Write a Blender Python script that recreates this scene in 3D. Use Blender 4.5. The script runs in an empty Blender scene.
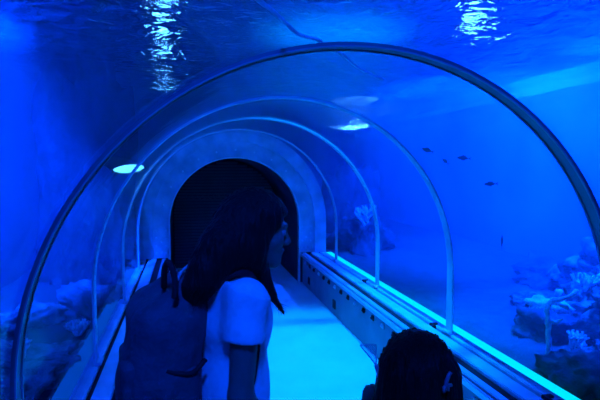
import bpy, bmesh, math, random
import numpy as np
from mathutils import Vector, Matrix, noise

random.seed(7)
SC = bpy.context.scene
COL = SC.collection
PI = math.pi
R = math.radians

# ------------------------------------------------------------------ materials
def mat(name, col, rough=.6, spec=.4, var=.12, scale=6., bump=0., bscale=40., metal=0., stretch=(1, 1, 1)):
    m = bpy.data.materials.new(name); m.use_nodes = True
    nt = m.node_tree; N = nt.nodes; L = nt.links
    b = N['Principled BSDF']
    b.inputs['Roughness'].default_value = rough
    b.inputs['Specular IOR Level'].default_value = spec
    b.inputs['Metallic'].default_value = metal
    tc = N.new('ShaderNodeTexCoord'); mp = N.new('ShaderNodeMapping')
    mp.inputs['Scale'].default_value = stretch
    L.new(tc.outputs['Object'], mp.inputs['Vector'])
    nz = N.new('ShaderNodeTexNoise'); nz.inputs['Scale'].default_value = scale
    nz.inputs['Detail'].default_value = 5
    L.new(mp.outputs[0], nz.inputs['Vector'])
    rp = N.new('ShaderNodeValToRGB')
    rp.color_ramp.elements[0].position = .3; rp.color_ramp.elements[1].position = .7
    rp.color_ramp.elements[0].color = (*[c * (1 - var) for c in col], 1)
    rp.color_ramp.elements[1].color = (*[min(1, c * (1 + var)) for c in col], 1)
    L.new(nz.outputs['Fac'], rp.inputs['Fac'])
    L.new(rp.outputs['Color'], b.inputs['Base Color'])
    if bump:
        n2 = N.new('ShaderNodeTexNoise'); n2.inputs['Scale'].default_value = bscale; n2.inputs['Detail'].default_value = 4
        L.new(mp.outputs[0], n2.inputs['Vector'])
        bp = N.new('ShaderNodeBump'); bp.inputs['Strength'].default_value = bump; bp.inputs['Distance'].default_value = .02
        L.new(n2.outputs['Fac'], bp.inputs['Height']); L.new(bp.outputs[0], b.inputs['Normal'])
    return m

def emis(name, col, strength):
    m = bpy.data.materials.new(name); m.use_nodes = True
    nt = m.node_tree; nt.nodes.clear()
    e = nt.nodes.new('ShaderNodeEmission'); o = nt.nodes.new('ShaderNodeOutputMaterial')
    e.inputs[0].default_value = (*col, 1); e.inputs[1].default_value = strength
    nt.links.new(e.outputs[0], o.inputs[0])
    return m

BLUE = (0.0, .065, 1.0)
CYAN = (0.0, .30, 1.0)
GLINT = (.10, .55, 1.0)

M = dict(
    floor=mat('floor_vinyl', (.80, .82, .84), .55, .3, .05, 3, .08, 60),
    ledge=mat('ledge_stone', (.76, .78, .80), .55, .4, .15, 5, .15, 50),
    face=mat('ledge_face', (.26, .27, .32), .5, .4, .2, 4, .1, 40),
    steel=mat('brushed_steel', (.72, .74, .78), .32, .6, .06, 8, metal=.35),
    groove=mat('dark_groove', (.03, .03, .04), .8, .2),
    rib=mat('rib_metal_shaded', (.16, .17, .20), .45, .5, .1, 6, metal=.2),  # near ribs: their weaker light is put into this darker colour
    riblit=mat('rib_metal_lit', (.66, .69, .75), .5, .4, .08, 8),  # far ribs: brightness from the strips and lamps put into the paler colour
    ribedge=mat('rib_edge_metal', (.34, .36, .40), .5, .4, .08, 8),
    rubber=mat('black_rubber', (.02, .02, .025), .7, .3),
    portal=mat('portal_paint', (.52, .54, .61), .5, .4, .25, 5, .15, 25),
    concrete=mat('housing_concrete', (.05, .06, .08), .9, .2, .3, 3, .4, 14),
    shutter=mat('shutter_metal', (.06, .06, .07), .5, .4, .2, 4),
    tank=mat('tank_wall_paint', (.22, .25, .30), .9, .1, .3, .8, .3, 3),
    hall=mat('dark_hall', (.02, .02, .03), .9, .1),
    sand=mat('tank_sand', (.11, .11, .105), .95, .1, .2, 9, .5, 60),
    sand_dimmed=mat('tank_sand_dimmed', (.045, .045, .045), .95, .1, .3, 14, .6, 70),  # left sand, darkened in colour to hold down the floodlit brightness
    rockd=mat('dark_rock', (.10, .10, .11), .9, .2, .5, 5, .9, 22),
    rockb=mat('black_rock', (.03, .03, .035), .95, .1, .5, 5, .9, 22),
    rockm=mat('mid_rock', (.20, .20, .20), .9, .2, .95, 11, 1., 30),
    coralp=mat('pale_coral', (.85, .86, .80), .8, .2, .25, 14, .8, 45),
    fish=mat('fish_skin', (.035, .035, .045), .4, .5, .3, 20),
    skin=mat('skin', (.28, .13, .11), .5, .4, .06, 12),
    hair=mat('black_hair', (.008, .007, .007), .55, .22, .4, 60, .5, 120, stretch=(1, 1, .12)),
    shirt=mat('white_cotton', (.82, .83, .85), .9, .15, .06, 30, .25, 28),
    jeans=mat('denim', (.05, .06, .10), .9, .2, .2, 60),
    shoe=mat('shoe_canvas', (.5, .5, .5), .8, .2),
    pack=mat('backpack_nylon', (.075, .08, .10), .7, .3, .2, 20, .35, 45),
    packdark=mat('backpack_strap', (.02, .02, .025), .8, .2, .2, 40),
    packpale=mat('strap_edge', (.55, .55, .58), .7, .3),
    gshirt=mat('dark_top', (.05, .05, .07), .9, .2, .2, 30),
    clip=mat('hair_clip_plastic', (.20, .16, .19), .4, .5, .1, 30),
    net=mat('pale_net', (.75, .75, .78), .7, .3, .1, 60),
    eyew=mat('eye_white', (.30, .30, .30), .3, .5, .02), iris=mat('eye_iris', (.03, .02, .015), .2, .6),
    housing=mat('lamp_housing', (.04, .04, .05), .5, .4),
    hose=mat('pale_hose', (.78, .80, .84), .5, .4, .1, 30),
    lens=emis('lamp_lens', GLINT, 30.), lens_dim=emis('lamp_lens_soft', (.03, .42, 1.0), 8.), lens_tube=emis('lamp_tube', (.08, .55, 1.0), 4.5), lens_far=emis('lamp_lens_far', GLINT, 260.),
    led=emis('led_strip', (0, .58, 1.0), 1.2), led_dim=emis('led_strip_dim', (0, .12, 1.0), .35),
)

def acrylic():
    m = bpy.data.materials.new('clear_acrylic'); m.use_nodes = True
    nt = m.node_tree; N = nt.nodes; L = nt.links; N.clear()
    o = N.new('ShaderNodeOutputMaterial'); mx = N.new('ShaderNodeMixShader')
    t = N.new('ShaderNodeBsdfTransparent'); t.inputs[0].default_value = (.96, .98, 1, 1)
    g = N.new('ShaderNodeBsdfGlossy'); g.inputs['Roughness'].default_value = .06
    f = N.new('ShaderNodeFresnel'); f.inputs['IOR'].default_value = 1.12
    nz = N.new('ShaderNodeTexNoise'); nz.inputs['Scale'].default_value = 2.5
    tc = N.new('ShaderNodeTexCoord'); L.new(tc.outputs['Object'], nz.inputs['Vector'])
    bp = N.new('ShaderNodeBump'); bp.inputs['Strength'].default_value = .15; bp.inputs['Distance'].default_value = .02
    L.new(nz.outputs['Fac'], bp.inputs['Height']); L.new(bp.outputs[0], g.inputs['Normal'])
    L.new(f.outputs[0], mx.inputs[0]); L.new(t.outputs[0], mx.inputs[1]); L.new(g.outputs[0], mx.inputs[2])
    L.new(mx.outputs[0], o.inputs[0])
    return m
M['acrylic'] = acrylic()
def clear():
    m = bpy.data.materials.new('clear_acrylic_outer'); m.use_nodes = True
    nt = m.node_tree; nt.nodes.clear()
    o = nt.nodes.new('ShaderNodeOutputMaterial'); t = nt.nodes.new('ShaderNodeBsdfTransparent'); t.inputs[0].default_value = (.97, .985, 1, 1)
    nt.links.new(t.outputs[0], o.inputs[0]); return m
M['acrylic_outer'] = clear()

def water_surface_mat():
    m = bpy.data.materials.new('rippled_water_surface'); m.use_nodes = True
    nt = m.node_tree; N = nt.nodes; L = nt.links; N.clear()
    o = N.new('ShaderNodeOutputMaterial')
    t = N.new('ShaderNodeBsdfTransparent'); t.inputs[0].default_value = (.8, .92, 1, 1)
    r = N.new('ShaderNodeBsdfRefraction'); r.inputs['IOR'].default_value = 1.07; r.inputs['Roughness'].default_value = .02
    g = N.new('ShaderNodeBsdfGlossy'); g.inputs['Roughness'].default_value = .05
    a = N.new('ShaderNodeMixShader'); a.inputs[0].default_value = .62
    b = N.new('ShaderNodeMixShader'); b.inputs[0].default_value = .68; g.inputs[0].default_value = (1, 1, 1, 1)
    L.new(t.outputs[0], a.inputs[1]); L.new(r.outputs[0], a.inputs[2])
    tl = N.new('ShaderNodeBsdfTranslucent'); tl.inputs[0].default_value = (.8, .9, 1, 1)
    c = N.new('ShaderNodeMixShader'); c.inputs[0].default_value = .006
    L.new(a.outputs[0], b.inputs[1]); L.new(g.outputs[0], b.inputs[2]); L.new(b.outputs[0], c.inputs[1]); L.new(tl.outputs[0], c.inputs[2]); L.new(c.outputs[0], o.inputs[0])
    tc = N.new('ShaderNodeTexCoord')
    nz = N.new('ShaderNodeTexNoise'); nz.inputs['Scale'].default_value = 4.6; nz.inputs['Detail'].default_value = 3
    nz.inputs['Distortion'].default_value = .6
    L.new(tc.outputs['Object'], nz.inputs['Vector'])
    bp = N.new('ShaderNodeBump'); bp.inputs['Strength'].default_value = 1.; bp.inputs['Distance'].default_value = .068
    L.new(nz.outputs['Fac'], bp.inputs['Height'])
    L.new(bp.outputs[0], r.inputs['Normal']); L.new(bp.outputs[0], g.inputs['Normal'])
    return m
M['wsurf'] = water_surface_mat()

def water_volume_mat():
    m = bpy.data.materials.new('blue_water'); m.use_nodes = True
    nt = m.node_tree; N = nt.nodes; L = nt.links; N.clear()
    o = N.new('ShaderNodeOutputMaterial')
    s = N.new('ShaderNodeVolumeScatter'); s.inputs['Color'].default_value = (.3, .75, 1, 1)
    s.inputs['Density'].default_value = .085; s.inputs['Anisotropy'].default_value = .25
    a = N.new('ShaderNodeVolumeAbsorption'); a.inputs['Color'].default_value = (.0, .55, .97, 1); a.inputs['Density'].default_value = .12
    d = N.new('ShaderNodeAddShader')
    L.new(s.outputs[0], d.inputs[0]); L.new(a.outputs[0], d.inputs[1]); L.new(d.outputs[0], o.inputs['Volume'])
    return m
M['water'] = water_volume_mat()

# ------------------------------------------------------------------ object helpers
def props(o, label=None, cat=None, group=None, kind=None):
    if label: o['label'] = label
    if cat: o['category'] = cat
    if group: o['group'] = group
    if kind: o['kind'] = kind
    return o

def empty(name, loc, label, cat, group=None, rz=0):
    o = bpy.data.objects.new(name, None); COL.objects.link(o)
    o.location = loc; o.rotation_euler = (0, 0, rz); o.empty_display_size = .1
    return props(o, label, cat, group)

def obj(name, bm, m, parent=None, smooth=False, recalc=True):
    if recalc: bmesh.ops.recalc_face_normals(bm, faces=bm.faces)
    me = bpy.data.meshes.new(name); bm.to_mesh(me); bm.free()
    me.materials.append(m)
    if smooth:
        me.polygons.foreach_set('use_smooth', [True] * len(me.polygons))
    o = bpy.data.objects.new(name, me); COL.objects.link(o)
    if parent:
        o.parent = parent
        if parent.matrix_world == Matrix.Identity(4):
            bpy.context.view_layer.update()
    return o

def world_child(o, parent):
    """mesh coordinates are world ones: keep them while parented"""
    bpy.context.view_layer.update()
    o.parent = parent
    o.matrix_parent_inverse = parent.matrix_world.inverted()
    return o

def box(bm, x0, x1, y0, y1, z0, z1, bev=0.):
    r = bmesh.ops.create_cube(bm, size=1)
    for v in r['verts']:
        v.co = Vector(((x0 + x1) / 2 + v.co.x * (x1 - x0), (y0 + y1) / 2 + v.co.y * (y1 - y0), (z0 + z1) / 2 + v.co.z * (z1 - z0)))
    if bev:
        es = list({e for v in r['verts'] for e in v.link_edges})
        bmesh.ops.bevel(bm, geom=es, offset=bev, segments=2, affect='EDGES', clamp_overlap=True)

def extrude_y(bm, prof, y0, y1, holes_ok=False):
    """closed polygon (x,z) extruded along y"""
    a = [bm.verts.new((x, y0, z)) for x, z in prof]
    b = [bm.verts.new((x, y1, z)) for x, z in prof]
    n = len(prof)
    for i in range(n):
        bm.faces.new((a[i], a[(i + 1) % n], b[(i + 1) % n], b[i]))
    fa = bm.faces.new(a[::-1]); fb = bm.faces.new(b)
    bmesh.ops.triangulate(bm, faces=[fa, fb])

def tube(bm, pts, r, seg=8, radii=None, cap=True):
    pts = [Vector(p) for p in pts]
    rings = []
    up = Vector((0, 0, 1))
    prev = None
    for i, p in enumerate(pts):
        t = (pts[min(i + 1, len(pts) - 1)] - pts[max(i - 1, 0)])
        t = t.normalized() if t.length > 1e-9 else Vector((0, 0, 1))
        if prev is None:
            prev = t.orthogonal().normalized()
        n = (prev - t * prev.dot(t))
        n = n.normalized() if n.length > 1e-6 else t.orthogonal().normalized()
        prev = n
        b = t.cross(n)
        rr = radii[i] if radii else r
        rings.append([bm.verts.new(p + (n * math.cos(2 * PI * k / seg) + b * math.sin(2 * PI * k / seg)) * rr) for k in range(seg)])
    for i in range(len(rings) - 1):
        for k in range(seg):
            bm.faces.new((rings[i][k], rings[i][(k + 1) % seg], rings[i + 1][(k + 1) % seg], rings[i + 1][k]))
    if cap:
        bm.faces.new(rings[0][::-1]); bm.faces.new(rings[-1])

def smooth_path(pts, n=6):
    P = [Vector(p) for p in pts]; out = []
    for i in range(len(P) - 1):
        p0, p1, p2, p3 = P[max(i - 1, 0)], P[i], P[i + 1], P[min(i + 2, len(P) - 1)]
        for k in range(n):
            t = k / n
            out.append(.5 * ((2 * p1) + (p2 - p0) * t + (2 * p0 - 5 * p1 + 4 * p2 - p3) * t * t + (3 * p1 - p0 - 3 * p2 + p3) * t ** 3))
    out.append(P[-1]); return out

# ------------------------------------------------------------------ implicit surfaces
class Sdf:
    def __init__(s, lo, hi, res):
        s.lo = np.array(lo, float); s.res = res
        s.n = np.maximum(4, np.ceil((np.array(hi) - s.lo) / res).astype(int))
        s.V = np.full(s.n, 1.0, np.float32)
    def _box(s, lo, hi, pad):
        a = np.clip(np.floor((lo - pad - s.lo) / s.res).astype(int), 0, s.n)
        b = np.clip(np.ceil((hi + pad - s.lo) / s.res).astype(int) + 1, 0, s.n)
        if np.any(b <= a): return None
        ax = [s.lo[i] + s.res * np.arange(a[i], b[i]) for i in range(3)]
        X, Y, Z = np.meshgrid(*ax, indexing='ij')
        return (slice(a[0], b[0]), slice(a[1], b[1]), slice(a[2], b[2])), X, Y, Z
    def _merge(s, sl, d, k, sub):
        v = s.V[sl]
        if sub:
            h = np.clip(.5 - .5 * (v + d) / k, 0, 1)
            s.V[sl] = v * (1 - h) - d * h + k * h * (1 - h)
        else:
            h = np.clip(.5 + .5 * (d - v) / k, 0, 1)
            s.V[sl] = d * (1 - h) + v * h - k * h * (1 - h)
    def cap(s, a, b, ra, rb=None, k=.02, sub=False, cut=None):
        a = np.array(a, float); b = np.array(b, float); rb = ra if rb is None else rb
        m = max(ra, rb)
        g = s._box(np.minimum(a, b) - m, np.maximum(a, b) + m, k * 1.5 + 2 * s.res)
        if g is None: return s
        sl, X, Y, Z = g
        ab = b - a; L2 = max(ab @ ab, 1e-9)
        t = np.clip(((X - a[0]) * ab[0] + (Y - a[1]) * ab[1] + (Z - a[2]) * ab[2]) / L2, 0, 1)
        d = np.sqrt((X - a[0] - t * ab[0]) ** 2 + (Y - a[1] - t * ab[1]) ** 2 + (Z - a[2] - t * ab[2]) ** 2) - (ra + (rb - ra) * t)
        for p0, nn in (cut or ()):
            d = np.maximum(d, (X - p0[0]) * nn[0] + (Y - p0[1]) * nn[1] + (Z - p0[2]) * nn[2])
        s._merge(sl, d, k, sub); return s
    def ell(s, c, r, rot=None, k=.02, sub=False, cut=None):
        c = np.array(c, float); r = np.array(r, float); m = r.max()
        g = s._box(c - m, c + m, k * 1.5 + 2 * s.res)
        if g is None: return s
        sl, X, Y, Z = g
        P = np.stack([X - c[0], Y - c[1], Z - c[2]], -1)
        if rot is not None: P = P @ np.array(rot)
        k0 = np.sqrt(((P / r) ** 2).sum(-1)); k1 = np.sqrt(((P / r ** 2) ** 2).sum(-1))
        d = k0 * (k0 - 1) / np.maximum(k1, 1e-6)
        for p0, nn in (cut or ()):
            d = np.maximum(d, (X - p0[0]) * nn[0] + (Y - p0[1]) * nn[1] + (Z - p0[2]) * nn[2])
        s._merge(sl, d, k, sub); return s
    def rbox(s, c, h, rad, rot=None, k=.02, sub=False):
        c = np.array(c, float); h = np.array(h, float); m = np.linalg.norm(h)
        g = s._box(c - m, c + m, k * 1.5 + 2 * s.res)
        sl, X, Y, Z = g
        P = np.stack([X - c[0], Y - c[1], Z - c[2]], -1)
        if rot is not None: P = P @ np.array(rot)
        q = np.abs(P) - (h - rad)
        d = np.sqrt((np.maximum(q, 0) ** 2).sum(-1)) + np.minimum(q.max(-1), 0) - rad
        s._merge(sl, d, k, sub); return s
    def plane(s, p0, nn):
        X, Y, Z = np.meshgrid(*[s.lo[i] + s.res * np.arange(s.n[i]) for i in range(3)], indexing='ij')
        s.V = np.maximum(s.V, ((X - p0[0]) * nn[0] + (Y - p0[1]) * nn[1] + (Z - p0[2]) * nn[2]).astype(np.float32)); return s
    def mesh(s, name, m, parent=None, fn=None):
        V = s.V; V[0], V[-1] = 1, 1; V[:, 0], V[:, -1] = 1, 1; V[:, :, 0], V[:, :, -1] = 1, 1
        ins = V < 0
        C = [V[i:V.shape[0] - 1 + i, j:V.shape[1] - 1 + j, k:V.shape[2] - 1 + k] for i in (0, 1) for j in (0, 1) for k in (0, 1)]
        I = sum((c < 0).astype(np.int8) for c in C)
        act = (I > 0) & (I < 8)
        idx = np.full(act.shape, -1, np.int64)
        cells = np.argwhere(act); idx[act] = np.arange(len(cells))
        cv = np.stack([c[act] for c in C], 1)
        offs = np.array([(i, j, k) for i in (0, 1) for j in (0, 1) for k in (0, 1)], float)
        acc = np.zeros((len(cells), 3)); cnt = np.zeros(len(cells))
        for a in range(8):
            for b in range(a + 1, 8):
                if np.abs(offs[a] - offs[b]).sum() != 1: continue
                va, vb = cv[:, a], cv[:, b]; msk = (va < 0) != (vb < 0)
                t = np.where(msk, va / np.where(msk, va - vb, 1), 0)
                acc += np.where(msk[:, None], offs[a] + t[:, None] * (offs[b] - offs[a]), 0); cnt += msk
        co = (cells + acc / np.maximum(cnt, 1)[:, None]) * s.res + s.lo
        quads = []
        for ax in range(3):
            sa = [slice(None)] * 3; sb = [slice(None)] * 3
            sa[ax] = slice(0, -1); sb[ax] = slice(1, None)
            e = np.argwhere(ins[tuple(sa)] != ins[tuple(sb)])
            o1, o2 = [a for a in range(3) if a != ax]
            e = e[(e[:, o1] > 0) & (e[:, o2] > 0)]
            d1 = np.zeros(3, int); d1[o1] = 1; d2 = np.zeros(3, int); d2[o2] = 1
            q = np.stack([idx[tuple((e - d1 - d2).T)], idx[tuple((e - d2).T)], idx[tuple(e.T)], idx[tuple((e - d1).T)]], 1)
            first = ins[tuple(e.T)]
            flip = first if ax != 1 else ~first
            q[~flip] = q[~flip][:, ::-1]
            quads.append(q)
        q = np.concatenate(quads); q = q[(q >= 0).all(1)]
        if fn is not None: co = fn(co)
        me = bpy.data.meshes.new(name)
        me.from_pydata(co.tolist(), [], q.tolist()); me.materials.append(m)
        me.polygons.foreach_set('use_smooth', [True] * len(me.polygons)); me.update()
        o = bpy.data.objects.new(name, me); COL.objects.link(o)
        if parent: world_child(o, parent)
        return o

# ------------------------------------------------------------------ the tunnel
AX, SPR, RAD, BASE = .633, .8815, 1.2, .434        # axis x, spring height, inner radius, ledge top
Y0, PORT = -2.5, 6.48
RIBS = [.349, 1.706, 3.063, 4.420, 5.777]
XL, XR = -2.0, 5.0
SURF, SAND, YB = 2.7, .29, 14.0

def arch(rad, base=BASE, n=48, w=None):
    w = rad if w is None else w
    return [(AX + w, base)] + [(AX + rad * math.cos(t), SPR + rad * math.sin(t)) for t in np.linspace(0, PI, n)] + [(AX - w, base)]

def arch_band(bm, r0, r1, y0, y1, base=BASE, n=56):
    a, b = arch(r0, base, n), arch(r1, base, n)
    rings = [[bm.verts.new((x, y, z)) for x, z in p] for p, y in ((a, y0), (b, y0), (b, y1), (a, y1))]
    for i in range(4):
        p, q = rings[i], rings[(i + 1) % 4]
        for k in range(len(a) - 1):
            bm.faces.new((p[k], p[k + 1], q[k + 1], q[k]))
    for k in (0, -1):
        f = [r[k] for r in rings]; bm.faces.new(f if k else f[::-1])

bm = bmesh.new(); box(bm, AX - .93, AX + .93, Y0, 8.3, -.12, 0)
props(obj('floor', bm, M['floor']), kind='structure')

edges = [Y0] + RIBS + [PORT]
for i in range(len(edges) - 1):
    bm = bmesh.new()
    arch_band(bm, RAD, RAD + .05, edges[i] + (.001 if i else 0), edges[i + 1] - .001, n=96)
    o = obj('window_%d' % (i + 1), bm, M['acrylic'])
    o.data.materials.append(M['acrylic_outer'])
    for p in o.data.polygons:
        d = math.hypot(p.center.x - AX, max(0, p.center.z - SPR))
        inner = abs(p.normal.y) < .5 and d < RAD + .01 and p.center.z > BASE + .01
        p.use_smooth = abs(p.normal.y) < .5 and p.center.z > BASE + .01
        p.material_index = 0 if inner else 1
    o.data.set_sharp_from_angle(angle=R(40))
    props(o, kind='structure')

rib_labels = ['arched metal rib overhead beside the camera',
              'wide dark arched rib, nearest and largest of the arches',
              'second arched rib, pale right foot standing just past the child',
              'third arched rib, thin pale line between second and fourth arches',
              'fourth and smallest thin arched rib, closest to the blue portal ring']
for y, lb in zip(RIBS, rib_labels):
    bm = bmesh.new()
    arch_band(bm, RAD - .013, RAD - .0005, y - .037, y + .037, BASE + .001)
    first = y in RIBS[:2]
    t = obj('arch_rib', bm, M['rib'] if first else M['riblit']); props(t, lb, 'rib', 'arched ribs of the tunnel')
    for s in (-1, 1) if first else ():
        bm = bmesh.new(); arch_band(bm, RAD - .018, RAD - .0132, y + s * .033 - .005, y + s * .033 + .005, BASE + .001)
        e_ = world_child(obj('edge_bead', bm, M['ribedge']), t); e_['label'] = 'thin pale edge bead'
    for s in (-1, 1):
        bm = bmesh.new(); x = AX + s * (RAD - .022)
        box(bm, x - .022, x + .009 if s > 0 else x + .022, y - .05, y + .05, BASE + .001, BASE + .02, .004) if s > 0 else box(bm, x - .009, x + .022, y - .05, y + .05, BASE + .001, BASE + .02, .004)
        world_child(obj('foot_plate', bm, M['rib'] if first else M['riblit']), t)

# ledges -------------------------------------------------------------
def ledge(side, label, strip_label):
    sx = lambda d: AX + side * d                    # d = distance from the axis
    def bx(bm, d0, d1, y0, y1, z0, z1, bev=0.):
        a, b = sorted((sx(d0), sx(d1))); box(bm, a, b, y0, y1, z0, z1, bev)
    t = empty('viewing_ledge', (sx(1.05), 2., 0), label, 'ledge')
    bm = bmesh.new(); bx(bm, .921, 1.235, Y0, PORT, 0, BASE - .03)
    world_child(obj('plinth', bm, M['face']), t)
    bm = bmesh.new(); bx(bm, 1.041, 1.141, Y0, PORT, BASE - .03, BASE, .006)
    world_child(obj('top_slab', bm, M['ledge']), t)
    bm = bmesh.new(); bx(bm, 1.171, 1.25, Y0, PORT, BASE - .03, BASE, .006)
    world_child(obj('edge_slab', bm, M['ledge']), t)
    for d0, d1 in ((.877, .898), (.921, .972)):
        bm = bmesh.new(); bx(bm, d0, d1, Y0, PORT, BASE - .045 if d0 < .9 else BASE - .03, BASE - .004, .006)
        world_child(obj('rail', bm, M['steel']), t)
    bm = bmesh.new(); bx(bm, .898, .921, Y0, PORT, BASE - .045, BASE - .035)
    bx(bm, .972, 1.041, Y0, PORT, BASE - .03, BASE - .026); bx(bm, 1.141, 1.171, Y0, PORT, BASE - .03, BASE - .026)
    world_child(obj('groove', bm, M['groove']), t)
    if side > 0:
        for k in range(19):
            y = 2.3 + k * .22
            bm = bmesh.new(); bx(bm, .905, .922, y - .022, y + .022, .30, .345, .005)
            bx(bm, .895, .906, y - .008, y + .008, .315, .33, .002)
            world_child(obj('bracket', bm, M['groove'] if k % 3 else M['steel']), t)
        for y in (3.42, 4.975, 6.1):
            bm = bmesh.new(); bx(bm, .914, .9215, y - .05, y + .05, .07, .17, .004)
            for q in range(4): bx(bm, .911, .916, y - .042, y + .042, .085 + q * .02, .091 + q * .02)
            world_child(obj('vent', bm, M['groove']), t)
        for y in (2.06, 3.25, 4.7):
            bm = bmesh.new(); bx(bm, 1.145, 1.168, y - .05, y + .02, BASE - .026, BASE + .012, .004)
            bx(bm, 1.15, 1.20, y - .015, y + .015, BASE + .001, BASE + .014, .003)
            world_child(obj('clip', bm, M['rubber']), t)
    bm = bmesh.new(); bx(bm, 1.255, 1.345, Y0, PORT + .0, BASE - .05, BASE - .008, .008)
    props(obj('light_strip', bm, M['led'] if side > 0 else M['led_dim']), strip_label, 'light strip')
ledge(1, 'long ledge with two pale rails along the right wall', 'glowing cyan strip outside the right wall, along the ledge')
ledge(-1, 'long bare ledge along the left wall, behind the backpack', 'dim blue glowing strip outside the left wall')

# portal at the far end ------------------------------------------------
RI = .864
t = empty('portal_ring', (AX, PORT, 0), 'blue riveted metal ring around the dark opening at the tunnel end', 'portal')
bm = bmesh.new(); arch_band(bm, RI + .015, 1.085, PORT, PORT + .06); world_child(obj('ring_panel', bm, M['portal']), t)
bm = bmesh.new(); arch_band(bm, 1.085, RAD + .05, PORT - .045, PORT + .06); world_child(obj('outer_ring', bm, M['portal']), t)
bm = bmesh.new(); arch_band(bm, RI, RI + .018, PORT - .03, PORT + .06, .0); world_child(obj('inner_rim', bm, M['steel']), t)
for s in (-1, 1):
    for (dx, zs) in ((.915, .10), (1.04, .10), (.975, .15)):
        for q in range(4 if dx != .975 else 2):
            bm = bmesh.new(); z = .50 + q * zs
            bmesh.ops.create_uvsphere(bm, u_segments=10, v_segments=6, radius=.016)
            for v in bm.verts: v.co = Vector((AX + s * dx + v.co.x, PORT + v.co.y * .6, z + v.co.z))
            world_child(obj('rivet', bm, M['steel'], smooth=True), t)
for k in range(1, 12):
    a = PI * k / 12
    bm = bmesh.new(); bmesh.ops.create_uvsphere(bm, u_segments=10, v_segments=6, radius=.014)
    for v in bm.verts: v.co = Vector((AX + .975 * math.cos(a) + v.co.x, PORT + v.co.y * .6, SPR + .975 * math.sin(a) + v.co.z))
    world_child(obj('rivet', bm, M['steel'], smooth=True), t)
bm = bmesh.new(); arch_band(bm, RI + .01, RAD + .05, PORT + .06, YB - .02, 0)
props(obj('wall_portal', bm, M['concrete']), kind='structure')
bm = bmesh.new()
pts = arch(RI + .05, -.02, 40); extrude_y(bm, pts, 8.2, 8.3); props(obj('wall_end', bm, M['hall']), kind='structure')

t = empty('roller_shutter', (AX, 7.9, 0), 'dark slatted roller shutter closing the far opening', 'shutter')
bm = bmesh.new()
for k in range(34):
    z = .02 + k * .05; dz = max(0, z + .05 - SPR); hw = math.sqrt(max(.03, (RI - .01) ** 2 - dz * dz))
    box(bm, AX - hw, AX + hw, 7.9, 7.925, z, z + .041, .008)
    if z > 1.62: break
world_child(obj('slats', bm, M['shutter']), t)
bm = bmesh.new()
for k in range(11):
    x = AX - .62 + k * .085
    tube(bm, [(x + .03 * math.cos(a), 7.885, 1.16 + .042 * math.sin(a)) for a in np.linspace(.3, 2 * PI - .5, 12)], .006, 6)
world_child(obj('ornament_band', bm, M['shutter']), t)
bm = bmesh.new(); box(bm, AX - .84, AX + .84, 7.88, 7.94, 0.0, .05, .006); world_child(obj('bottom_bar', bm, M['shutter']), t)

# the tank shell ---------------------------------------------------------
def wall(name, *b, m='tank'):
    bm = bmesh.new(); box(bm, *b); return props(obj(name, bm, M[m]), kind='structure')
wall('wall_left', XL - .15, XL, Y0, YB, 0, SURF + .25)
wall('wall_right', XR, XR + .15, Y0, YB, 0, SURF + .25)
wall('wall_back', XL - .15, XR + .15, YB, YB + .15, 0, SURF + .25)
wall('wall_front', XL - 1.5, XR + 2.5, Y0 - .15, Y0, 0, 4.6, m='hall')
wall('ceiling', XL - 1.5, XR + 2.5, Y0 - .15, 18.15, 4.6, 4.75, m='hall')
wall('wall_upper_left', XL - 1.5, XL - 1.35, Y0, 18, 0, 4.6, m='hall')
wall('wall_upper_right', XR + 2.35, XR + 2.5, Y0, 18, 0, 4.6, m='hall')
wall('wall_upper_back', XL - 1.5, XR + 2.5, 18, 18.15, 0, 4.6, m='hall')

def sand_mesh(name, x0, x1, lab, m='sand'):
    bm = bmesh.new(); nx, ny = 40, 110; g = []
    for i in range(nx + 1):
        for j in range(ny + 1):
            x = x0 + (x1 - x0) * i / nx; y = Y0 + .002 + (YB - Y0 - .004) * j / ny
            z = SAND + .05 * noise.noise((x * .9, y * .9, 0)) + .02 * noise.noise((x * 3, y * 3, 2))
            d = min(abs(x - x0), abs(x - x1)) if abs(x) > 2.5 else 0
            g.append(bm.verts.new((x, y, z)))
    for i in range(nx):
        for j in range(ny):
            a = i * (ny + 1) + j
            bm.faces.new((g[a], g[a + ny + 1], g[a + ny + 2], g[a + 1]))
    return props(obj(name, bm, M[m], smooth=True), lab, 'sand', kind='stuff')
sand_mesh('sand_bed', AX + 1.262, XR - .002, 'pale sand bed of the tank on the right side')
sand_mesh('sand_bed', XL + .002, AX - 1.262, 'sand bed of the tank on the left side, dimmed in its colour', 'sand_dimmed')

bm = bmesh.new(); nx, ny = 110, 190; g = []
for i in range(nx + 1):
    for j in range(ny + 1):
        x = XL + .002 + (XR - XL - .004) * i / nx; y = Y0 + .002 + (YB - Y0 - .004) * j / ny
        z = SURF + .022 * noise.noise((x * 2.2, y * 2.2, 0)) + .010 * noise.noise((x * 5.5, y * 5.5, 4))
        g.append(bm.verts.new((x, y, z)))
for i in range(nx):
    for j in range(ny):
        a = i * (ny + 1) + j
        bm.faces.new((g[a], g[a + 1], g[a + ny + 2], g[a + ny + 1]))
props(obj('water_surface', bm, M['wsurf'], smooth=True, recalc=False), 'rippled underside of the water surface above the tunnel', 'water', kind='stuff')

bm = bmesh.new()
ra = RAD + .064
prof = [(XL + .004, .2), (AX - ra, .2)] + arch(ra, .2, 48)[::-1] + [(XR - .004, .2), (XR - .004, SURF - .04), (XL + .004, SURF - .04)]
pr2 = []
for p in prof:
    if not pr2 or (abs(p[0] - pr2[-1][0]) + abs(p[1] - pr2[-1][1])) > 1e-4: pr2.append(p)
extrude_y(bm, pr2, Y0 + .004, YB - .004)
props(obj('water', bm, M['water']), 'clear blue water filling the tank around the tunnel', 'water', kind='stuff')

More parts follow.
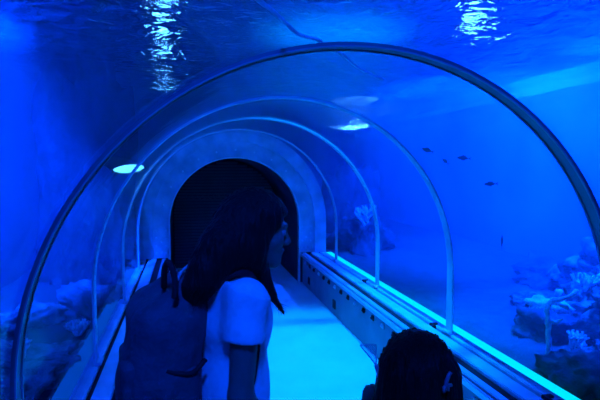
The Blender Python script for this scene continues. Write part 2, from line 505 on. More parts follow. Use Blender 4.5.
# hose on the roof ---------------------------------------------------------
hp = [(.10, .9, 2.035), (.170, 1.210, 2.062), (.200, 1.297, 2.073), (.246, 1.402, 2.089), (.319, 1.574, 2.110), (.419, 1.789, 2.131), (.516, 1.888, 2.144),
      (.579, 2.004, 2.148), (.624, 2.034, 2.149), (.718, 2.152, 2.147), (.813, 2.281, 2.137), (.890, 2.345, 2.123), (1.003, 2.381, 2.094)]
hp = [(x, y, z - .007) for x, y, z in hp]
bm = bmesh.new(); tube(bm, smooth_path(hp, 5), .0068, 8)
props(obj('hose', bm, M['hose'], smooth=True), 'thin pale wavy hose lying on the tunnel roof', 'hose')

# ------------------------------------------------------------------ rocks, corals
def rock(loc, size, seed, m, label, name='rock', cat='rock', rough=.35, sub=4, group=None):
    bm = bmesh.new(); bmesh.ops.create_icosphere(bm, subdivisions=sub, radius=1)
    for v in bm.verts:
        p = v.co.copy(); o = Vector((seed * 3.7, seed * 1.3, seed * 7.1))
        d = 1 + rough * noise.noise(p * 1.3 + o) + rough * .6 * noise.noise(p * 3.1 + o) + rough * .35 * noise.noise(p * 7 + o) + rough * .2 * noise.noise(p * 15 + o)
        v.co = Vector((p.x * d * size[0], p.y * d * size[1], max(-.35, p.z * d) * size[2]))
    o = obj(name, bm, M[m], smooth=True); o.location = loc; o.rotation_euler = (0, 0, seed)
    return props(o, label, cat, group)

def branch_coral(loc, h, n, seed, label, thick=.03, spread=.6):
    rnd = random.Random(seed); bm = bmesh.new()
    def br(p, d, l, r, lev):
        pts = [p]; rad = [r]
        for k in range(4):
            d = (d + Vector((rnd.uniform(-.3, .3), rnd.uniform(-.3, .3), rnd.uniform(-.1, .25)))).normalized()
            p = p + d * l / 4; pts.append(p); rad.append(r * (1 - .12 * (k + 1)))
        tube(bm, pts, r, 6, rad)
        if lev:
            for _ in range(2 + (lev > 1)):
                br(p, (d + Vector((rnd.uniform(-1, 1), rnd.uniform(-1, 1), rnd.uniform(-.1, .6))) * .8).normalized(), l * .7, r * .7, lev - 1)
    for k in range(n):
        a = 2 * PI * k / n + rnd.random()
        br(Vector((0, 0, -.03)), Vector((math.cos(a) * spread, math.sin(a) * spread, 1)).normalized(), h * .5, thick, 2)
    o = obj('branching_coral', bm, M['coralp'], smooth=True); o.location = loc
    return props(o, label, 'coral')

def plate_coral(loc, r, seed, label, parent_rot=0, tilt=0.):
    bm = bmesh.new(); n = 28; rows = 6
    t = empty('plate_coral', loc, label, 'coral')
    top = []; rnd = random.Random(seed)
    for j in range(rows + 1):
        f = j / rows; ring = []
        for k in range(n):
            a = 2 * PI * k / n
            e = 1 + .22 * noise.noise((math.cos(a) * 1.6 + seed, math.sin(a) * 1.6, 0)) + .12 * noise.noise((math.cos(a) * 5 + seed, math.sin(a) * 5, 1))
            rr = r * f * e + .004
            ring.append(bm.verts.new((rr * math.cos(a), rr * math.sin(a) * .8, .05 * f * f + .02 * noise.noise((a * 2, f * 4, seed)))))
        top.append(ring)
    for j in range(rows):
        for k in range(n):
            bm.faces.new((top[j][k], top[j][(k + 1) % n], top[j + 1][(k + 1) % n], top[j + 1][k]))
    bm.faces.new(top[0][::-1])
    bmesh.ops.solidify(bm, geom=list(bm.faces), thickness=.022)
    p = obj('plate', bm, M['coralp'], t, smooth=True); p.location = (0, 0, 0)
    bm = bmesh.new(); tube(bm, [(0, 0, -.16), (0, .01, -.08), (.01, 0, -.005)], .05, 10, [.07, .045, .06])
    obj('stalk', bm, M['rockm'], t, smooth=True)
    t.rotation_euler = (tilt, tilt * .5, parent_rot)
    return t

rock((3.45, 3.10, .36), (.50, .50, .30), 1, 'rockm', 'broad mottled boulder at the centre of the reef pile on the right', rough=.5, sub=5)
rock((4.30, 3.8, .42), (.62, .55, .48), 2, 'rockm', 'tall rock at the back of the right reef, by the frame edge', rough=.55, sub=5)
rock((2.80, 3.25, .30), (.26, .30, .18), 3, 'rockd', 'low dark rock at the front left foot of the right reef', rough=.5)
rock((2.95, 2.50, .30), (.36, .30, .14), 4, 'rockm', 'knobbly rock in front of the reef boulder, near the ledge corner', rough=.55, sub=5)
rock((2.38, 2.42, .33), (.24, .22, .15), 5, 'rockd', 'small dark rock right beside the glowing cyan strip', rough=.5)
rock((4.2, 4.7, .32), (.5, .42, .20), 6, 'rockd', 'flat dark rock behind the reef boulder, on the open sand', rough=.5)
plate_coral((3.20, 3.0, .60), .20, 3, 'pale flat plate coral on top of the broad reef boulder', .4, .12)
plate_coral((3.62, 2.95, .66), .17, 8, 'pale greenish plate coral at the right edge of the reef', 1.4, -.15)
plate_coral((4.05, 3.62, .98), .26, 5, 'uppermost plate coral, jutting from the tall back rock', .9, .2)
branch_coral((3.30, 3.4, .50), .24, 5, 4, 'pale branching coral standing highest above the reef boulder', .028)
branch_coral((2.68, 2.80, .33), .16, 6, 9, 'small pale tufted coral at the near foot of the reef', .02)
branch_coral((2.98, 2.5, .42), .15, 7, 12, 'stubby branching coral on the knobbly front rock', .02)
branch_coral((3.95, 3.2, .52), .26, 6, 21, 'branching coral on the far right of the reef', .026)
branch_coral((2.75, 3.27, .42), .13, 5, 31, 'sprig of coral on the low dark rock', .016)

bm = bmesh.new()
tube(bm, smooth_path([(2.37, 2.71, .27), (2.355, 2.701, 0.508), (2.351, 2.701, 0.592), (2.334, 2.701, 0.677), (2.355, 2.701, 0.723), (2.422, 2.692, 0.740), (2.490, 2.684, 0.761), (2.549, 2.675, 0.799)], 5), .017, 8, None)
tube(bm, smooth_path([(2.363, 2.692, 0.719), (2.422, 2.684, 0.706), (2.481, 2.675, 0.689)], 5), .013, 8)
tube(bm, smooth_path([(2.351, 2.701, 0.609), (2.389, 2.684, 0.592), (2.431, 2.667, 0.609)], 5), .012, 8)
for v in bm.verts: v.co += Vector((noise.noise(v.co * 18) * .014, noise.noise(v.co * 18 + Vector((5, 0, 0))) * .014, noise.noise(v.co * 18 + Vector((0, 9, 0))) * .014))
props(obj('bent_coral', bm, M['coralp'], smooth=True), 'pale bent coral branch standing like a hook left of the reef', 'coral')
bpy.context.view_layer.update()
dg = bpy.context.evaluated_depsgraph_get(); rnd = random.Random(17); made = 0
while made < 34:
    x = rnd.uniform(2.45, 4.5); y = rnd.uniform(2.3, 4.1)
    if x - 2.1 < .55 * (y - 2.2) or x < 2.45: continue
    hit, p, nrm, *_ = SC.ray_cast(dg, (x, y, 1.6), (0, 0, -1))
    if not hit or p.z < .2 or p.z > 1.1: continue
    q = rnd.uniform(.05, .13)
    rock((x, y, p.z + q * .15), (q, q * rnd.uniform(.7, 1.2), q * rnd.uniform(.5, 1.)), 20 + made * .37, 'coralp' if made % 2 else 'rockm', 'small lumpy stone lying in the reef heap on the right', name='reef_stone', cat='stone', rough=.6, sub=3, group='small stones of the right reef')
    made += 1
rock((-1.02, 3.25, .36), (.36, .42, .14), 11, 'rockm', 'mottled rock at the lower left edge of the picture', rough=.5)
rock((-1.35, 4.4, .33), (.22, .30, .12), 12, 'rockm', 'ring-shaped pale lump on the sand at the far left', rough=.6)
rock((-.92, 4.9, .36), (.22, .5, .15), 13, 'rockd', 'dark rock outside the left wall behind the backpack', rough=.5)
branch_coral((-1.02, 3.2, .46), .14, 5, 41, 'pale coral tuft on the lower left rock', .02)
branch_coral((-.86, 4.0, .32), .14, 6, 43, 'fuzzy coral beside the left ledge', .018)
rock((-1.13, 6.1, 1.0), (.40, .55, 2.0), 14, 'rockb', 'tall dark rock pillar rising on the left beyond the tunnel', rough=.35, sub=5)
rock((2.75, 7.3, .45), (.4, .5, .42), 15, 'rockd', 'dim rock behind the thin third rib, far on the right', rough=.6)
branch_coral((2.72, 7.0, .66), .4, 6, 52, 'dim bushy coral on the far rock behind the third rib', .03)
rock((3.2, 9.2, .6), (.5, .6, .9), 16, 'rockd', 'dark rock mass deep in the tank beside the portal', rough=.5)

# ------------------------------------------------------------------ fish
def fish(loc, L, head, pitch, label):
    t = empty('fish', loc, label, 'fish', 'small dark fish swimming on the right')
    bm = bmesh.new(); rings = []
    prof = [(-.5, .012), (-.40, .05), (-.25, .12), (-.05, .175), (.15, .17), (.32, .12), (.44, .06), (.5, .02)]
    for x, r in prof:
        rings.append([bm.verts.new((x * L, math.cos(a) * r * .45 * L, math.sin(a) * r * L)) for a in np.linspace(0, 2 * PI, 12, endpoint=False)])
    for i in range(len(rings) - 1):
        for k in range(12):
            bm.faces.new((rings[i][k], rings[i][(k + 1) % 12], rings[i + 1][(k + 1) % 12], rings[i + 1][k]))
    bm.faces.new(rings[0]); bm.faces.new(rings[-1][::-1])
    obj('body', bm, M['fish'], t, smooth=True)
    def fin(name, pts):
        bm = bmesh.new(); th = .008 * L
        a = [bm.verts.new((x * L, th, z * L)) for x, z in pts]; b = [bm.verts.new((x * L, -th, z * L)) for x, z in pts]
        n = len(pts)
        bm.faces.new(a); bm.faces.new(b[::-1])
        for i in range(n): bm.faces.new((a[i], b[i], b[(i + 1) % n], a[(i + 1) % n]))
        obj(name, bm, M['fish'], t)
    fin('tail_fin', [(-.46, .02), (-.68, .17), (-.61, 0), (-.68, -.17), (-.46, -.02)])
    fin('dorsal_fin', [(.18, .15), (.05, .26), (-.22, .19), (-.28, .10)])
    fin('belly_fin', [(.08, -.15), (-.05, -.25), (-.18, -.15)])
    t.rotation_euler = (0, -pitch, head)
    return t
fish((2.439, 4.6, 1.806), .11, PI - .5, .35, 'small dark fish, leftmost and highest of the five')
fish((2.419, 4.2, 1.686), .075, PI - .9, .7, 'smallest dark fish, just below the highest one')
fish((2.736, 4.4, 1.72), .12, PI - .4, .1, 'dark fish swimming level, right of the highest pair')
fish((2.708, 3.9, 1.473), .105, PI - .5, -.05, 'dark fish alone in the middle of the clear blue water')
fish((2.632, 3.6, .993), .13, .9, .9, 'dim fish pointing upward, lowest of the five')

# ------------------------------------------------------------------ lamps
def look(o, target):
    d = Vector(target) - o.location
    o.rotation_euler = d.to_track_quat('-Z', 'Y').to_euler()

def flood(loc, target, rad, label, power, col, cone, lens='lens', lip=.02, blend=.6, soft=.12, length=0.):
    t = empty('floodlight', (0, 0, 0), label, 'lamp')
    t.location = loc; look(t, target); bpy.context.view_layer.update()
    bm = bmesh.new()
    sx = 1 + length / rad
    def ring(r, z): return [bm.verts.new((math.cos(a) * r * sx, math.sin(a) * r, z)) for a in np.linspace(0, 2 * PI, 20, endpoint=False)]
    rs = [ring(rad * .55, .14), ring(rad * 1.0, .08), ring(rad * 1.12, -lip), ring(rad * 1.02, -lip), ring(rad * 1.0, .0)]
    for i in range(len(rs) - 1):
        for k in range(20): bm.faces.new((rs[i][k], rs[i][(k + 1) % 20], rs[i + 1][(k + 1) % 20], rs[i + 1][k]))
    bm.faces.new(rs[0][::-1]); bm.faces.new(rs[-1])
    obj('housing', bm, M['housing'], t)
    bm = bmesh.new(); vs = []
    for k, a in enumerate(np.linspace(0, 2 * PI, 20, endpoint=False)): vs.append(bm.verts.new((math.cos(a) * rad * .95 * sx, math.sin(a) * rad * .95, -.006)))
    bm.faces.new(vs[::-1]); bmesh.ops.solidify(bm, geom=list(bm.faces), thickness=.004)
    obj('lens', bm, M[lens], t)
    if power:
        ld = bpy.data.lights.new('spot', 'SPOT'); ld.energy = power; ld.color = col; ld.spot_size = R(cone); ld.spot_blend = blend
        ld.shadow_soft_size = soft
        lo = bpy.data.objects.new('lamp_light', ld); COL.objects.link(lo); lo.parent = t; lo.location = (0, 0, -.03)
    return t

flood((4.05, 6.2, 4.45), (4.0, 5.7, 0), .24, 'floodlight above the water, upper right bright glint', 16000, BLUE, 88)
flood((3.2, 4.8, 4.45), (4.7, 6.6, 2.0), .18, 'floodlight aimed at the right tank wall', 38000, BLUE, 100)
flood((4.0, 3.5, 4.45), (3.6, 3.3, 0.3), .20, 'floodlight hung over the reef side of the tank', 44000, BLUE, 46)
flood((-.26, 6.7, 4.45), (-.2, 5.5, 0), .17, 'nearest of the floodlights making the upper left glints', 0, BLUE, 100)
flood((-.34, 8.3, 4.45), (-.3, 7., 0), .17, 'middle of the floodlights making the upper left glints', 0, BLUE, 100)
flood((-.44, 10.6, 4.45), (-.42, 9.5, 0), .12, 'faintest floodlight, farthest of the upper left glints', 0, BLUE, 100)
flood((6.25, 17.5, 4.45), (6.25, 17.4, 0), .85, 'farthest floodlight, making the bright ripple right of the arches', 0, BLUE, 120, lens='lens_far', lip=.3)
flood((-.515, 4.75, 1.62), (.6, 4.7, .9), .05, 'slim underwater lamp glowing cyan outside the left wall', 0, CYAN, 150, lens='lens_tube', length=.85)
flood((-1.8, 2.6, 4.45), (-1.98, 5.0, 1.4), .2, 'floodlight over the left side of the tank', 120000, BLUE, 40)
flood((1.2, 3.9, 4.47), (1.15, 3.7, 0), .15, 'floodlight over the tunnel shining down on the walkway', 12000, CYAN, 46, soft=.2)
flood((-.1, -1.6, 4.45), (.55, 1.8, .8), .15, 'added unseen floodlight behind the viewer, brightening the backs', 6500, BLUE, 60, soft=.25)  # unseen lamp added to brighten the people's backs and the near ledge

# ------------------------------------------------------------------ people
def frame(heading, tilt=0., roll=0.):
    """columns: right, forward, up.  heading measured clockwise from +Y"""
    f = Vector((math.sin(heading), math.cos(heading), 0)); r = Vector((math.cos(heading), -math.sin(heading), 0)); u = Vector((0, 0, 1))
    m = Matrix((r, f, u)).transposed()
    m = m @ Matrix.Rotation(-tilt, 3, 'X') @ Matrix.Rotation(roll, 3, 'Y')
    return np.array(m)

def add_head(S, c, F, s=1.):
    c = np.array(c)
    w = lambda p: c + F @ (np.array(p, float) * s)
    E = lambda p, r, k=.015, sub=False: S.ell(w(p), np.array(r) * s, F, k * s, sub)
    C = lambda a, b, ra, rb=None, k=.012: S.cap(w(a), w(b), ra * s, (ra if rb is None else rb) * s, k * s)
    E((0, -.015, .03), (.073, .092, .085)); E((0, .028, -.03), (.058, .06, .082), .03)
    E((0, .062, -.098), (.024, .022, .02), .03)
    for x in (-1, 1):
        C((x * .054, 0, -.05), (x * .012, .06, -.097), .017, .014, .03)
        E((x * .034, .056, -.03), (.026, .026, .024), .02)
        E((x * .03, .098, .002), (.017, .016, .011), .012, True)
        E((x * .030, .076, .001), (.0125, .0125, .0125), .004)
        C((x * .012, .088, .022), (x * .045, .076, .024), .008, .006, .014)
        E((x * .075, -.006, -.012), (.008, .019, .031), .006)
        E((x * .010, .096, -.036), (.009, .009, .008), .008)
    C((0, .085, .008), (0, .105, -.030), .007, .0090, .012)
    C((-.017, .083, -.060), (.017, .083, -.060), .006, None, .008); C((-.006, .090, -.060), (.006, .090, -.060), .006, None, .006)
    C((-.014, .083, -.072), (.014, .083, -.072), .0065, None, .008)
    C((0, -.022, -.06), (0, -.035, -.16), .050, .053, .03)

def add_hand(S, wr, d, side, palm_n, s=1., curl=.6):
    """d: direction of the hand; palm_n: palm normal; side: direction towards the thumb"""
    wr = Vector(wr); d = Vector(d).normalized(); side = Vector(side); side = (side - d * side.dot(d)).normalized(); n = Vector(palm_n)
    n = (n - d * n.dot(d) - side * n.dot(side)).normalized()
    Fm = np.array(Matrix((side, d, n)).transposed())
    S.cap(wr, wr + d * .03 * s, .022 * s, .024 * s, .02 * s)
    S.ell(wr + d * .05 * s, np.array((.038, .048, .016)) * s, Fm, .015 * s)
    for i, (o, l) in enumerate(((.027, .070), (.009, .078), (-.010, .072), (-.028, .058))):
        p = wr + d * (.088 - .004 * abs(i - 1)) * s + side * o * s; l *= s
        a = 0.; r = .0088 * s
        for q, fr in enumerate((.45, .31, .24)):
            a += curl * (.7 if q == 0 else .9)
            v = d * math.cos(a) + n * math.sin(a)
            p2 = p + v * l * fr
            S.cap(p, p2, r, r * .92, .004 * s); p = p2; r *= .92
    p = wr + d * .025 * s + side * .03 * s; v = (d * .7 + side * .6 + n * .35).normalized()
    p2 = p + v * .042 * s; S.cap(p, p2, .013 * s, .0105 * s, .008 * s)
    v = (d * .9 + side * .05 + n * .5).normalized(); S.cap(p2, p2 + v * .034 * s, .0105 * s, .009 * s, .004 * s)

def person(J, s, label, shirt, res=.0065, waist_z=None):
    F = J['F']; tc = np.array(J['chest']); pv = np.array(J['pelvis'])
    T = lambda p: tc + F @ (np.array(p, float) * s)
    root = empty('person', (pv[0], pv[1], 0), label, 'person')
    lo = np.array([pv[0] - .55 * s, pv[1] - .55 * s, -.02]); hi = np.array([pv[0] + .55 * s, pv[1] + .55 * s, J['head'][2] + .2 * s])
    S = Sdf(lo, hi, res)
    belly = (tc + pv) / 2
    S.ell(pv, np.array((.155, .105, .12)) * s, F, .04); S.ell(belly, np.array((.125, .088, .16)) * s, F, .05)
    S.ell(tc, np.array((.145, .10, .16)) * s, F, .05)
    S.cap(J['shL'], J['shR'], .052 * s, None, .05)
    hb = np.array(J['head']) + J['HF'] @ (np.array((0, -.035, -.13)) * s)
    S.cap(hb, T((0, -.01, .10)), .052 * s, .07 * s, .03)
    for q in 'LR':
        S.cap(J['sh' + q], J['el' + q], .046 * s, .036 * s, .03); S.cap(J['el' + q], J['wr' + q], .037 * s, .025 * s, .015)
        S.cap(J['hip' + q], J['kn' + q], .078 * s, .052 * s, .03); S.cap(J['kn' + q], J['an' + q], .053 * s, .034 * s, .02)
        an = Vector(J['an' + q]); toe = an + Vector(F[:, 1]) * .15 * s; toe.z = .03 * s
        S.cap((an.x, an.y, .04 * s), toe, .038 * s, .03 * s, .03)
        add_hand(S, J['wr' + q], *J['hand' + q], s=s * .95, curl=J.get('curl', .6))
    add_head(S, J['head'], J['HF'], s)
    body = S.mesh('body', M['skin'], root)
    # shirt
    S = Sdf(lo, hi, res)
    S.ell(pv + np.array((0, 0, .03)), np.array((.168, .120, .13)) * s, F, .05); S.ell(belly, np.array((.145, .108, .18)) * s, F, .05)
    S.ell(tc, np.array((.160, .116, .172)) * s, F, .05)
    S.cap(J['shL'], J['shR'], .062 * s, None, .05)
    S.cap(T((0, -.01, .12)), T((0, -.012, .165)), .078 * s, .066 * s, .03)
    S.plane(pv + np.array((0, 0, -.06 * s)), (0, 0, -1))
    S.plane(hb + J['HF'] @ (np.array((0, 0, -.035)) * s), J['HF'] @ np.array((0, .25, .97)))
    for q in 'LR':
        a = np.array(J['sh' + q], float); b = np.array(J['el' + q], float); dd = (b - a) / np.linalg.norm(b - a)
        e = a + dd * J.get('sleeve', .165) * s
        S.cap(a, b, .058 * s, .070 * s, .03, cut=((e, dd),))
    def folds(co):
        z = co[:, 2]; x = co[:, 0] + co[:, 1]; w = .0035 * s * np.sin(38 * z / s + 11 * x / s + 3 * np.sin(9 * x / s)) + .003 * s * np.sin(25 * x / s - 30 * z / s)
        dirs = co - np.array([tc[0], tc[1], 0]); dirs[:, 2] = 0
        dirs /= np.maximum(np.linalg.norm(dirs, axis=1, keepdims=True), 1e-6)
        return co + dirs * w[:, None]
    S.mesh('t_shirt', M[shirt], root, folds)
    S = Sdf(lo, hi, res)
    S.ell(pv, np.array((.166, .117, .125)) * s, F, .04)
    for q in 'LR':
        an = np.array(J['an' + q]); kn = np.array(J['kn' + q])
        S.cap(J['hip' + q], kn, .090 * s, .066 * s, .03); S.cap(kn, an, .066 * s, .055 * s, .02)
    S.plane((0, 0, .07 * s), (0, 0, -1)); S.plane(pv + np.array((0, 0, .05 * s)), (0, 0, 1))
    S.mesh('trousers', M['jeans'], root)
    for q in 'LR':
        an = Vector(J['an' + q]); f = Vector(F[:, 1])
        lo2 = np.array((an.x - .25, an.y - .25, -.01)); hi2 = np.array((an.x + .25, an.y + .25, .2))
        S = Sdf(lo2, hi2, .005); p = Vector((an.x, an.y, 0))
        S.cap(p - f * .03 * s + Vector((0, 0, .045 * s)), p + f * .15 * s + Vector((0, 0, .038 * s)), .045 * s, .037 * s, .03)
        S.plane((0, 0, .002), (0, 0, -1)); S.plane((0, 0, .085 * s), (0, 0, 1))
        S.mesh('shoe', M['shoe'], root)
    for x in (-1, 1):
        bm = bmesh.new(); bmesh.ops.create_uvsphere(bm, u_segments=14, v_segments=10, radius=.0128 * s)
        c = np.array(J['head']) + J['HF'] @ (np.array((x * .030, .0772, .001)) * s)
        for v in bm.verts: v.co += Vector(c)
        e = world_child(obj('eye', bm, M['eyew'], smooth=True), root)
        bm = bmesh.new(); bmesh.ops.create_uvsphere(bm, u_segments=12, v_segments=8, radius=.006 * s)
        c = np.array(J['head']) + J['HF'] @ (np.array((x * .030, .0860, .001)) * s)
        for v in bm.verts: v.co += Vector(c)
        world_child(obj('iris', bm, M['iris'], smooth=True), e)
    return root

# woman ----------------------------------------------------------------
PH = R(78); F = frame(PH)
cx, cy = .135, 1.50
r_, f_ = Vector(F[:, 0]), Vector(F[:, 1]); C0 = Vector((cx, cy, 0))
P = lambda a, b, z: tuple(C0 + r_ * a + f_ * b + Vector((0, 0, z)))
HFw = frame(R(96), R(8))
head_w = (.215, 1.50, 1.437)
Jw = dict(F=F, HF=HFw, head=head_w, chest=P(0, 0, 1.165), pelvis=P(0, -.01, .86),
          shL=P(-.15, -.005, 1.258), shR=P(.148, -.005, 1.258), elL=P(-.20, -.02, .985), elR=P(.175, -.035, .985),
          wrL=P(-.20, .14, .78), wrR=P(.20, .10, .76),
          handL=((.1, .1, -1), f_, r_, ), handR=((.1, .1, -1), f_, -r_),
          sleeve=.125, hipL=P(-.08, 0, .80), hipR=P(.08, 0, .80), knL=P(-.085, .03, .43), knR=P(.09, .02, .43), anL=P(-.09, -.01, .07), anR=P(.10, -.03, .07))
woman = person(Jw, .97, 'dark-haired person in a pale t-shirt seen from behind, face in profile', 'shirt', res=.0055)

def hair_woman():
    c = np.array(head_w); w = lambda p: c + HFw @ np.array(p, float)
    S = Sdf((-.25, 1.2, 1.05), (.45, 1.85, 1.62), .0055)
    S.ell(w((0, -.018, .030)), (.086, .108, .100), HFw, .02)
    S.ell(w((0, -.06, -.02)), (.085, .08, .10), HFw, .03)
    
    for x in (-1, 1):
        S.cap(w((x * .070, .005, .045)), w((x * .076, -.008, -.05)), .022, .028, .03)
        S.cap(w((x * .076, -.008, -.05)), w((x * .066, -.03, -.09)), .028, .028, .03)
    S.ell(w((0, .118, -.048)), (.095, .088, .112), HFw, .012, True)
    ch = [((.160, 1.475, 1.44), .085), ((.100, 1.44, 1.385), .072), ((.052, 1.415, 1.33), .052), ((.020, 1.40, 1.28), .036), ((.006, 1.39, 1.24), .016)]
    for (a, ra), (b, rb) in zip(ch[:-1], ch[1:]): S.cap(a, b, ra, rb, .03)
    S.cap((.175, 1.44, 1.38), (.19, 1.44, 1.345), .05, .04, .03); S.cap((.11, 1.42, 1.36), (.05, 1.40, 1.30), .04, .03, .03)
    S.cap((.210, 1.45, 1.33), (.250, 1.45, 1.235), .026, .015, .02); S.cap((.250, 1.45, 1.235), (.290, 1.46, 1.168), .015, .004, .01)
    def comb(co):
        n = np.array([noise.noise((p[0] * 60, p[1] * 60, p[2] * 9)) for p in co])
        d = co - np.array([.14, 1.5, 0]); d[:, 2] = 0; d /= np.maximum(np.linalg.norm(d, axis=1, keepdims=True), 1e-6)
        return co + d * (n * .006)[:, None]
    h = S.mesh('hair', M['hair'], woman, comb)
    rnd = random.Random(3); bm = bmesh.new()
    for k in range(150):
        a = rnd.uniform(-2.6, 2.6) + PI; e = rnd.uniform(.1, 1.35)
        d = np.array((math.sin(a) * math.cos(e) * .088, -math.cos(a) * math.cos(e) * -.110, math.sin(e) * .102))
        p0 = w((d[0], d[1] * 1. - .018, .03 + d[2]))
        sgn = 1 if d[0] > 0 else -1
        p1 = w((d[0] * 1.06 + sgn * .004, min(d[1], -.01) - .035, -.02 + .03 * rnd.random()))
        u = rnd.random()
        if rnd.random() < .2:
            p2 = (.205 + rnd.uniform(-.02, .012), 1.455 + rnd.uniform(-.02, .02), 1.31); p3 = (.248 + rnd.uniform(-.01, .01), 1.455, 1.225); p4 = (.285 + rnd.uniform(-.012, .022), 1.46, 1.158 + .04 * rnd.random())
        else:
            q_ = rnd.uniform(-.06, .06); p2 = (.10 + q_, 1.43 + rnd.uniform(-.05, .05), 1.365 + q_ * .3 + rnd.uniform(-.02, .03))
            p3 = (.04 + rnd.uniform(-.035, .035), 1.40 + rnd.uniform(-.05, .04), 1.295 + rnd.uniform(-.02, .02))
            p4 = (.010 + rnd.uniform(-.02, .025), 1.375 + rnd.uniform(-.03, .04), 1.238 + rnd.uniform(-.02, .03))
        pts = smooth_path([p0, p1, p2, p3, p4], 4)
        tube(bm, pts, .003, 4, [.0032 * (1 - .92 * i / (len(pts) - 1)) for i in range(len(pts))])
    world_child(obj('loose_strands', bm, M['hair'], smooth=True), h)
hair_woman()

# backpack --------------------------------------------------------------
b_ = -f_
B = lambda a, b, z: np.array(C0 + r_ * a + b_ * b + Vector((0, 0, z)))
pack = empty('backpack', tuple(B(-.03, .21, .86)), "dark rounded backpack worn on the person's back", 'backpack')
FB = F
S = Sdf((-.5, 1.0, .78), (.35, 1.75, 1.4), .006)
S.rbox(B(-.01, .215, 1.03), (.14, .100, .235), .09, FB, .03)
S.ell(B(-.01, .165, 1.20), (.115, .085, .115), FB, .05)
S.ell(B(-.01, .255, .98), (.135, .10, .17), FB, .05)
def pf(co):
    n = np.array([noise.noise((p[0] * 9, p[1] * 9, p[2] * 5)) for p in co]); n2 = np.array([noise.noise((p[0] * 22, p[1] * 22, p[2] * 12)) for p in co])
    cc = B(-.035, .2, 1.07); d = co - cc; d /= np.maximum(np.linalg.norm(d, axis=1, keepdims=True), 1e-6)
    return co + d * (.012 * n + .005 * n2)[:, None]
S.mesh('bag', M['pack'], pack, pf)
S = Sdf((-.5, 1.0, .78), (.35, 1.75, 1.4), .006)
S.rbox(B(-.01, .310, .98), (.11, .03, .12), .028, FB, .02); S.mesh('front_pocket', M['pack'], pack, pf)
S = Sdf((-.5, 1.0, .78), (.35, 1.75, 1.4), .006)
S.rbox(B(.112, .20, .97), (.022, .062, .10), .02, FB, .02); S.mesh('side_pocket', M['pack'], pack, pf)
bm = bmesh.new(); tube(bm, smooth_path([B(.128, .23, 1.075), B(.135, .20, 1.065), B(.135, .16, 1.06), B(.12, .12, 1.085)], 5), .007, 8)
world_child(obj('side_strap', bm, M['packdark'], smooth=True), pack)
bm = bmesh.new(); tube(bm, smooth_path([(-.070, 1.40, 1.29), (-.066, 1.365, 1.345), (-.056, 1.345, 1.372), (-.043, 1.335, 1.352), (-.036, 1.33, 1.31), (-.04, 1.335, 1.275)], 5), .0085, 8)
world_child(obj('carry_loop', bm, M['packdark'], smooth=True), pack)
for sgn in (-1, 1):
    pth = smooth_path([B(sgn * .075, .125, 1.245), B(sgn * .085, .085, 1.305), B(sgn * .10, .01, 1.326), B(sgn * .118, -.022, 1.268), B(sgn * .138, -.015, 1.17), B(sgn * .148, -.005, 1.08), B(sgn * .148, .02, .98), B(sgn * .150, .10, .90), B(sgn * .11, .14, .90)], 6)
    bm = bmesh.new(); vs = []
    for i, p in enumerate(pth):
        t_ = (pth[min(i + 1, len(pth) - 1)] - pth[max(i - 1, 0)]).normalized()
        out = (p - Vector(B(0, 0, p.z if p.z < 1.2 else 1.15))).normalized(); sd = t_.cross(out).normalized(); out = sd.cross(t_)
        vs.append([bm.verts.new(p + sd * x * .024 + out * y * .006) for x, y in ((-1, -1), (1, -1), (1, 1), (-1, 1))])
    for i in range(len(vs) - 1):
        for k in range(4): bm.faces.new((vs[i][k], vs[i][(k + 1) % 4], vs[i + 1][(k + 1) % 4], vs[i + 1][k]))
    bm.faces.new(vs[0]); bm.faces.new(vs[-1][::-1])
    world_child(obj('shoulder_strap', bm, M['packdark']), pack)

bm = bmesh.new(); tube(bm, smooth_path([(-.034, 1.42, 1.300), (-.022, 1.44, 1.322), (-.005, 1.46, 1.335), (.016, 1.48, 1.343)], 5), .004, 8)
e_ = world_child(obj('strap_edge', bm, M['packpale'], smooth=True), pack); e_['label'] = 'pale edge of the far strap'

# child ------------------------------------------------------------------
PG = R(52); G = frame(PG); gr, gf = Vector(G[:, 0]), Vector(G[:, 1])
hg = (.535, 1.03, 1.118); HG = frame(R(48), R(6))
G0 = Vector((.53, 1.02, 0)); s = .80
Q = lambda a, b, z: tuple(G0 + gr * a + gf * b + Vector((0, 0, z)))
Jg = dict(F=G, HF=HG, head=hg, chest=Q(0, -.01, .87), pelvis=Q(0, -.02, .63), shL=Q(-.115, -.01, .945), shR=Q(.115, -.01, .945),
          elL=Q(-.19, .06, .76), elR=Q(.165, -.01, .745), wrL=Q(-.150, .03, .965), wrR=Q(.165, .10, .60),
          handL=((.1, .15, 1), gr, gf), handR=((.1, .1, -1), gf, -gr), curl=1.25,
          hipL=Q(-.06, 0, .58), hipR=Q(.06, 0, .58), knL=Q(-.065, .02, .31), knR=Q(.065, .02, .31), anL=Q(-.065, -.01, .055), anR=Q(.07, -.01, .055))
girl = person(Jg, s, 'child with long dark hair seen from behind at the bottom edge', 'gshirt', res=.006)

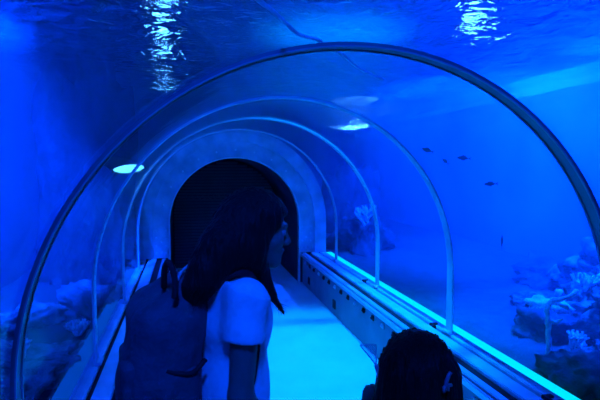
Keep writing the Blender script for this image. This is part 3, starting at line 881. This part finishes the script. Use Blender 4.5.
def hair_girl():
    c = np.array(hg); w = lambda p: c + HG @ np.array(p, float)
    S = Sdf((.25, .72, .70), (.85, 1.35, 1.30), .0055)
    S.ell(w((0, -.016, .026)), (.086, .100, .098), HG, .02)
    S.ell(w((0, .095, -.045)), (.066, .055, .10), HG, .012, True)
    S.ell(w((0, -.055, -.07)), (.088, .06, .12), HG, .03)
    S.ell(w((0, -.065, -.19)), (.098, .045, .14), HG, .03)
    for x in (-1, 1):
        S.cap(w((x * .070, .02, .02)), w((x * .085, -.01, -.10)), .026, .028, .03); S.cap(w((x * .085, -.01, -.10)), w((x * .095, -.02, -.22)), .028, .014, .03)
    def comb(co):
        n = np.array([noise.noise((p[0] * 55, p[1] * 55, p[2] * 7)) for p in co])
        d = co - np.array([c[0], c[1], 0]); d[:, 2] = 0; d /= np.maximum(np.linalg.norm(d, axis=1, keepdims=True), 1e-6)
        return co + d * (n * .006)[:, None]
    h = S.mesh('hair', M['hair'], girl, comb)
    rnd = random.Random(9); bm = bmesh.new()
    for k in range(140):
        a = rnd.uniform(-2.3, 2.3); e = rnd.uniform(.1, 1.4)
        d = (math.sin(a) * math.cos(e) * .088, -math.cos(a) * math.cos(e) * .102, math.sin(e) * .100)
        p0 = w((d[0], d[1] - .016, .026 + d[2])); ang = a
        q = lambda r1, r2, z: w((math.sin(ang) * r1, -math.cos(ang) * r2 - .02, z))
        p1 = q(.094 + .004 * rnd.random(), .094, -.04); p2 = q(.104, .090, -.14); p3 = q(.112 + rnd.uniform(-.01, .02), .085, -.27 + .06 * rnd.random())
        pts = smooth_path([p0, p1, p2, p3], 4); tube(bm, pts, .003, 4, [.0030 * (1 - .9 * i / (len(pts) - 1)) for i in range(len(pts))])
    world_child(obj('loose_strands', bm, M['hair'], smooth=True), h)
    # clip
    bm = bmesh.new()
    o_ = np.array((.532, .905, 1.165))
    tl = lambda x, z: tuple(np.array((.548, .921, 1.163)) + np.array((x * .55, x * .2, z * .75)))
    tube(bm, [tl(-.016, -.022), tl(-.008, .0), tl(.006, .018), tl(.016, .024)], .0045, 8)
    tube(bm, [tl(-.022, -.014), tl(.0, -.012), tl(.022, -.016)], .004, 8)
    tube(bm, [tl(-.020, -.03), tl(-.02, -.012)], .0035, 8); tube(bm, [tl(.004, -.03), tl(.002, -.010)], .0035, 8)
    cl = world_child(obj('hair_clip', bm, M['clip'], smooth=True), girl); cl['label'] = 'pale plastic hair clip'
    # net ribbon by the left temple
    bm = bmesh.new()
    A, Bq, Cq = Vector((.392, 1.05, 1.210)), Vector((.428, 1.04, 1.212)), Vector((.427, 1.035, 1.165))
    for a, b in ((A, Bq), (Bq, Cq), (Cq, A)): tube(bm, [a, b], .0016, 6)
    for k in range(1, 8):
        t = k / 8
        tube(bm, [A.lerp(Bq, t), A.lerp(Cq, t)], .0006, 4); tube(bm, [Bq.lerp(A, t), Bq.lerp(Cq, t)], .0006, 4)
    tube(bm, smooth_path([Cq, (.432, 1.03, 1.145), (.436, 1.02, 1.12), (.446, 1.01, 1.085)], 4), .005, 6)
    nb = world_child(obj('net_ribbon', bm, M['net'], smooth=False), girl); nb['label'] = 'pale net ribbon in the hair'
hair_girl()

# ------------------------------------------------------------------ general light, camera
w = bpy.data.worlds.new('hall_dark'); SC.world = w; w.use_nodes = True
w.node_tree.nodes['Background'].inputs[0].default_value = (0, .02, .3, 1); w.node_tree.nodes['Background'].inputs[1].default_value = .05

cam = bpy.data.cameras.new('camera'); co = bpy.data.objects.new('camera', cam); COL.objects.link(co)
cam.sensor_width = 36; cam.lens = 480.2 / 600 * 36; cam.clip_start = .02
co.location = (0, 0, 1.632); co.rotation_euler = (PI / 2 - .0693, 0, -.2302)
SC.camera = co

SC.view_settings.view_transform = 'Standard'; SC.view_settings.look = 'None'
SC.view_settings.exposure = .35; SC.view_settings.gamma = 1; SC.view_settings.use_curve_mapping = False
cy_ = SC.cycles
cy_.use_denoising = True
cy_.max_bounces = 10; cy_.transparent_max_bounces = 24; cy_.volume_bounces = 2
cy_.sample_clamp_indirect = 6
